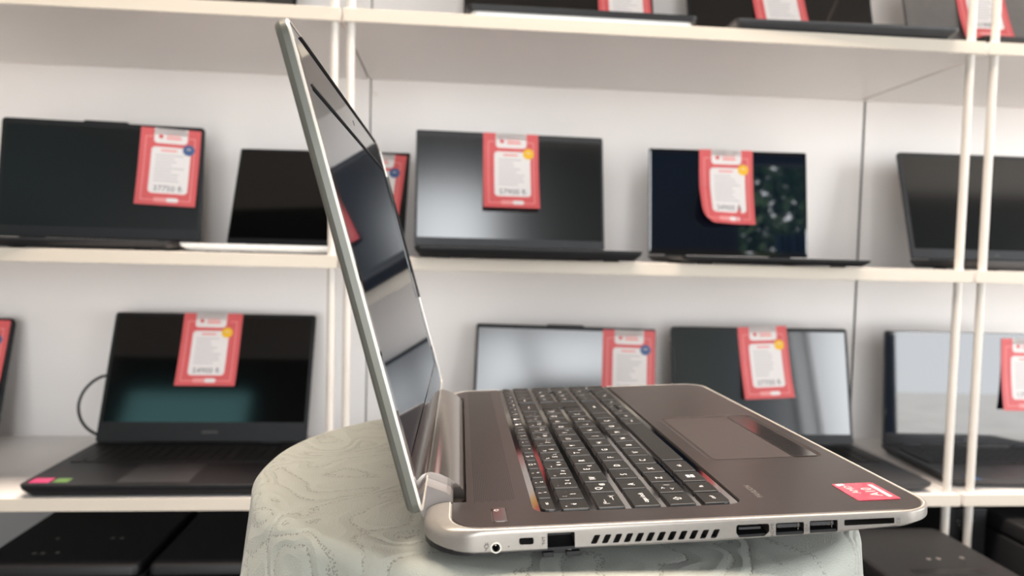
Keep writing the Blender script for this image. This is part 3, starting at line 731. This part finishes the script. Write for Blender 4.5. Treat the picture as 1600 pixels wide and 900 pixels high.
# word mark on the deck
b = MB('grey'); text(b, 'PAVILION', .0048, 'silver', frame((.1792, .0400, .00012), (0, 1, 0), (-1, 0, 0), (0, 0, 1))); b.build('word_mark', LAP)
# crimson sticker
b = MB('sticker', 'stickerpale'); rbox(b, .2275, .2520, .0172, .0460, -.0001, .0003, 'sticker', r=.0018, bev=.0001, mtop='sticker')
FX = lambda a_, b_: frame((a_, b_, .00035), (0, 1, 0), (-1, 0, 0), (0, 0, 1))
text(b, 'AMD', .0060, 'stickerpale', FX(.2340, .0350)); text(b, 'A10', .0085, 'stickerpale', FX(.2425, .0300))
flat(b, [(.2470, .021), (.2495, .021), (.2495, .042), (.2470, .042)], .00036, 'stickerpale')
flat(b, [(.2295, .041), (.2345, .043), (.2335, .0455), (.2290, .0445)], .00036, 'stickerpale')
b.build('sticker', LAP)['label'] = 'crimson sticker with pale print'
# ports' insides and icons on the near side
def ring_part(name, cx_, cz_, r0, r1, m):
    q = MB(m); n = 28; o = []
    for rad, y in ((r1, .0002), (r1, -.0005), (r0, -.0005), (r0, .004)):
        o.append([(cx_ + rad * cos(2 * pi * i / n), y, cz_ + rad * sin(2 * pi * i / n)) for i in range(n)])
    loft(q, o, m, cap0=False, cap1=False); return q.build(name, LAP, smooth=True)
ring_part('power_socket', .0318, -.0090, .0021, .0027, 'rim')
q = MB('metal'); cyl(q, .0004, 0, .006, 'metal', frame((.0318, .009, -.0090), (1, 0, 0), (0, 0, 1), (0, -1, 0)), n=10); q.build('socket_pin', LAP)
for (a0, a1, z0, z1) in ((.1742, .1890, -.0098, -.0033), (.1920, .2068, -.0094, -.0030)):
    q = MB('void'); rbox(q, a0 + .0012, a1 - .0012, .0016, .0125, z1 - .0030, z1 - .0012, 'dkgrey', r=.0002, bev=.0001)
    for e in (0,):
        rbox(q, a0 + .0002, a1 - .0024, .0012, .012, z0 + .0012, z0 + .0014, 'metal', r=.0002, bev=.00005)
        rbox(q, a1 - .0026, a1 - .0024, .0012, .012, z0 + .0012, z1 - .0004, 'metal', r=.00005, bev=.00002)
    for i in range(4): rbox(q, a0 + .0025 + i * .0026, a0 + .0037 + i * .0026, .0018, .010, z1 - .0032, z1 - .0030, 'metal', r=.0001, bev=.00003)
    q.build('usb_port', LAP)
q = MB('void'); rbox(q, .1560, .1675, .0025, .0105, -.0068, -.0056, 'dkgrey', r=.0002, bev=.0001)
for a in (.1575, .1620): rbox(q, a, a + .0006, .0020, .008, -.0091, -.0086, 'metal', r=.0001, bev=.00005)
rbox(q, .1560, .1672, .0014, .008, -.0092, -.0090, 'metal', r=.0001, bev=.00005)
q.build('video_port', LAP)
q = MB('blk')
rbox(q, .0550, .0605, -.0006, .010, -.0150, -.0126, 'blk', r=.0004, bev=.0002); rbox(q, .0668, .0738, -.0006, .010, -.0148, -.0126, 'blk', r=.0004, bev=.0002)
rbox(q, .0560, .0735, .0030, .012, -.0145, -.0125, 'blk', r=.0004, bev=.0002)
q.build('network_port', LAP)
q = MB('metal')
for a in (.0585, .0675): rbox(q, a, a + .0022, .0008, .003, -.0122, -.0112, 'metal', r=.0002, bev=.0001)
q.build('network_port_clip', LAP)
q = MB('grey_ink')
SX = lambda a_, z_, rot=0: frame((a_, -.00012, z_), (cos(rot), 0, sin(rot)), (-sin(rot), 0, cos(rot)), (0, -1, 0))
text(q, 'HDMI', .0027, 'grey_ink', SX(.1724, -.0066, pi / 2)); q.build('port_lettering', LAP)
q = MB('grey_ink'); text(q, 'SS<', .0027, 'grey_ink', SX(.1905, -.0064, pi / 2)); q.build('port_lettering', LAP)
q = MB('grey')
flat(q, rr(-.0010, .0010, -.0014, .0014, .0002, 2), 0, 'grey', SX(.2392, -.0049)); text(q, 'SD', .0013, 'rim', SX(.2392, -.0049) @ Matrix.Translation((0, 0, .00005)))
q.build('card_icon', LAP); q = MB('grey_ink')
# plug outline and network tree
def stroke(pts, wdt=.00018, base_=None):
    for p, r_ in zip(pts, pts[1:]):
        p, r_ = Vector(p), Vector(r_); d = (r_ - p).normalized(); nn = Vector((-d.y, d.x)) * wdt
        q.add([(*(p + nn), 0), (*(r_ + nn), 0), (*(r_ - nn), 0), (*(p - nn), 0)], [(0, 1, 2, 3)], 'grey_ink', base_)
B1 = SX(.0270, -.0083)
stroke([(-.0009, .0006), (.0011, .0011), (.0009, -.0004), (.0001, -.0010), (-.0008, -.0005), (-.0009, .0006)], base_=B1)
stroke([(-.0004, .0007), (-.0003, .0019)], base_=B1); stroke([(.0006, .0010), (.0007, .0021)], base_=B1); stroke([(.0001, -.0010), (0, -.0018), (-.0008, -.0021)], base_=B1)
q.build('plug_icon', LAP); q = MB('grey_ink')
B2 = SX(.0553, -.0072)
for i in range(3): stroke([(-.0008, .0019 - i * .0014), (.0010, .0021 - i * .0014)], .00015, B2); stroke([(-.0003 + .0006 * (i % 2), .0026 - i * .0014), (-.0003 + .0006 * (i % 2), .0010 - i * .0014)], .00015, B2)
q.build('network_icon', LAP)
# hinge cover and end caps
def xprof(q, prof_, y0, y1, m, slant=0):
    loft(q, [[(x, y0 + (slant * max(0, z) / .014), z) for x, z in prof_], [(x, y1, z) for x, z in prof_]], m)
q = MB('hinge'); xprof(q, [(-.0045, .0122), (-.002, .0126), (.003, .0112), (.008, .0086), (.0112, .0065), (.0138, .0042), (.0158, .0018), (.0168, -.001), (.0171, -.004), (.012, -.0078), (-.004, -.0085), (-.0075, -.002)], .0595, W - .0595, 'hinge')
q.build('hinge_cover', LAP, smooth=True)
for y0, y1, sl in ((.0445, .0594, .0), (W - .0585, W - .0445, 0)):
    q = MB('cap'); xprof(q, [(-.0062, .0104), (.0070, .0050), (.0092, .0034), (.0102, .0014), (.0104, -.002), (.009, -.005), (.003, -.0085), (-.006, -.0085), (-.0095, -.002)], y0, y1, 'cap', sl)
    q.build('hinge_cap', LAP)
# ---- lid
LA = radians(13.35)
LIDM = frame((-.0012, 0, 0), (0, 1, 0), (-sin(LA), 0, cos(LA)), (cos(LA), 0, sin(LA)))      # local x = along hinge, y = up the lid, z = screen side
LID = MB('lidsilver', 'rim')
T0, T1 = .0095, .2590
ol = lambda i, k=0: rr(i, W - i, T0 + i, T1 - i, (max(.006 - i, .001), max(.006 - i, .001), .010 - i * .8, .010 - i * .8), 8)
ring = lambda i, z, bow=0: [(x, y, z - bow * 0) for x, y in ol(i)]
rings = [ring(.0038, -.0078), ring(.0018, -.0074), ring(.0006, -.0062), ring(0, -.0044), ring(0, -.0012), ring(.0004, -.0003), ring(.0010, 0), ring(.0018, -.0001), ring(.0019, -.0028)]
n = len(rings[0])
# taper the top end backwards as on the real lid
def tap(p):
    x, y, z = p; t = max(0, (y - .225) / .034); return (x, y, z - .0016 * t * t)
rings = [[tap(p) for p in r_] for r_ in rings]
LID.add(rings[0], [tuple(range(n))], 'lidsilver')
for i in range(len(rings) - 1): LID.add(rings[i] + rings[i + 1], [(k, (k + 1) % n, n + (k + 1) % n, n + k) for k in range(n)], 'lidsilver' if i < 4 else 'rim')
LID.add(rings[-1], [tuple(range(n))], 'rim')
lid = LID.build('lid', LAP, smooth=True, X=LIDM)
SB0, SB1, ST0, ST1 = .0200, W - .0200, .0330, .2290
b = MB('bezelgloss'); oo = [tap((x, y, -.0005)) for x, y in rr(.0021, W - .0021, T0 + .0021, T1 - .0021, (.004, .004, .0083, .0083), 8)]
ii = [(x, y, -.0013) for x, y in rr(SB0, SB1, ST0, ST1, .0004, 8)]; jj = [(x, y, -.0019) for x, y, z in ii]
n = len(oo)
b.add(oo + ii + jj, [(k, (k + 1) % n, n + (k + 1) % n, n + k) for k in range(n)] + [(n + k, n + (k + 1) % n, 2 * n + (k + 1) % n, 2 * n + k) for k in range(n)], 'bezelgloss')
b.build('bezel', lid)
b = MB('glass'); b.add([(x, y, -.0017) for x, y in rr(SB0 - .001, SB1 + .001, ST0 - .001, ST1 + .001, .0004, 2)], [tuple(range(12))], 'glass'); b.build('screen', lid)
b = MB('blk')
g0 = [(x, y) for x, y in ol(.0026)]
def strip(x0, x1, y0, y1, z0=-.0008, z1=.0007): rbox(b, x0, x1, y0, y1, z0, z1, 'blk', r=.0004, bev=.0003, n=2)
strip(.030, W - .030, T1 - .0032, T1 - .0024, -.0030, -.0008)
strip(W - .0031, W - .0023, .10, .225, -.0010, .0004)
b.build('rubber_gasket', lid)
b = MB('blk'); rbox(b, SB0 + .002, SB1 - .002, ST1 - .0002, ST1 + .0009, -.0019, -.0007, 'blk', r=.0002, bev=.0001, n=2); b.build('screen_edge_strip', lid)
# web camera in the bezel
b = MB('glass'); cyl(b, .002, -.0018, -.00135, 'glass', Matrix.Translation((W / 2, .243, 0)), n=20); b.build('web_camera', lid)

# ------------------------------------------------------------------ street seen only in the screens' reflections
q = MB('curtain')
ns = 60; vs = []
for i in range(ns + 1):
    x = 2.02 + .60 * i / ns; y = YF + .09 + .022 * sin(i * 1.15)
    vs += [(x, y, .55), (x, y, 2.32)]
q.add(vs, [(2 * i, 2 * i + 2, 2 * i + 3, 2 * i + 1) for i in range(ns)], 'curtain')
o = q.build('curtain'); md = o.modifiers.new('s', 'SOLIDIFY'); md.thickness = .004
tag(o, 'blue curtain mirrored at the right of the glossy dark screen on the middle shelf', 'curtain')
for k, (tx, ty) in enumerate(((2.9, -5.2),)):
    t = empty('tree', (tx, ty, -.02)); tag(t, 'leafy tree mirrored in the glossy blue-black screen on the middle shelf', 'tree')
    q = MB('bark'); tube(q, [(0, 0, 0), (.03, .02, 1), (-.02, 0, 2), (.02, .03, 3.2)], .09, 'bark'); q.build('trunk', t, smooth=True)
    q = MB('leaf'); random.seed(9)
    for i in range(7000):
        a, e, r_ = random.uniform(0, 2 * pi), random.uniform(-.9, 1), random.uniform(.55, 1) ** .5
        p = Vector((1.2 * r_ * cos(a) * math.sqrt(max(0, 1 - e * e)), 1.1 * r_ * sin(a) * math.sqrt(max(0, 1 - e * e)), 3.0 + 1.9 * r_ * e))
        u = Vector((random.uniform(-1, 1), random.uniform(-1, 1), random.uniform(-1, 1))).normalized() * .085; v = u.orthogonal().normalized() * .045
        q.add([p - u, p + v, p + u, p - v], [(0, 1, 2, 3)], 'leaf')
    q.build('foliage', t)
for k, (px, py) in enumerate(((.3, .75),)):
    q = MB('lamp'); rbox(q, px - 1.3, px + 1.3, py - (.4, .3)[k], py + (.4, .3)[k], ZC - .07, ZC - .001, 'lamp', r=.01, bev=.004)
    tag(q.build('ceiling_lamp'), ('long ceiling lamp above the laptop, outside the picture', 'long ceiling lamp behind the camera, outside the picture')[k], 'lamp')
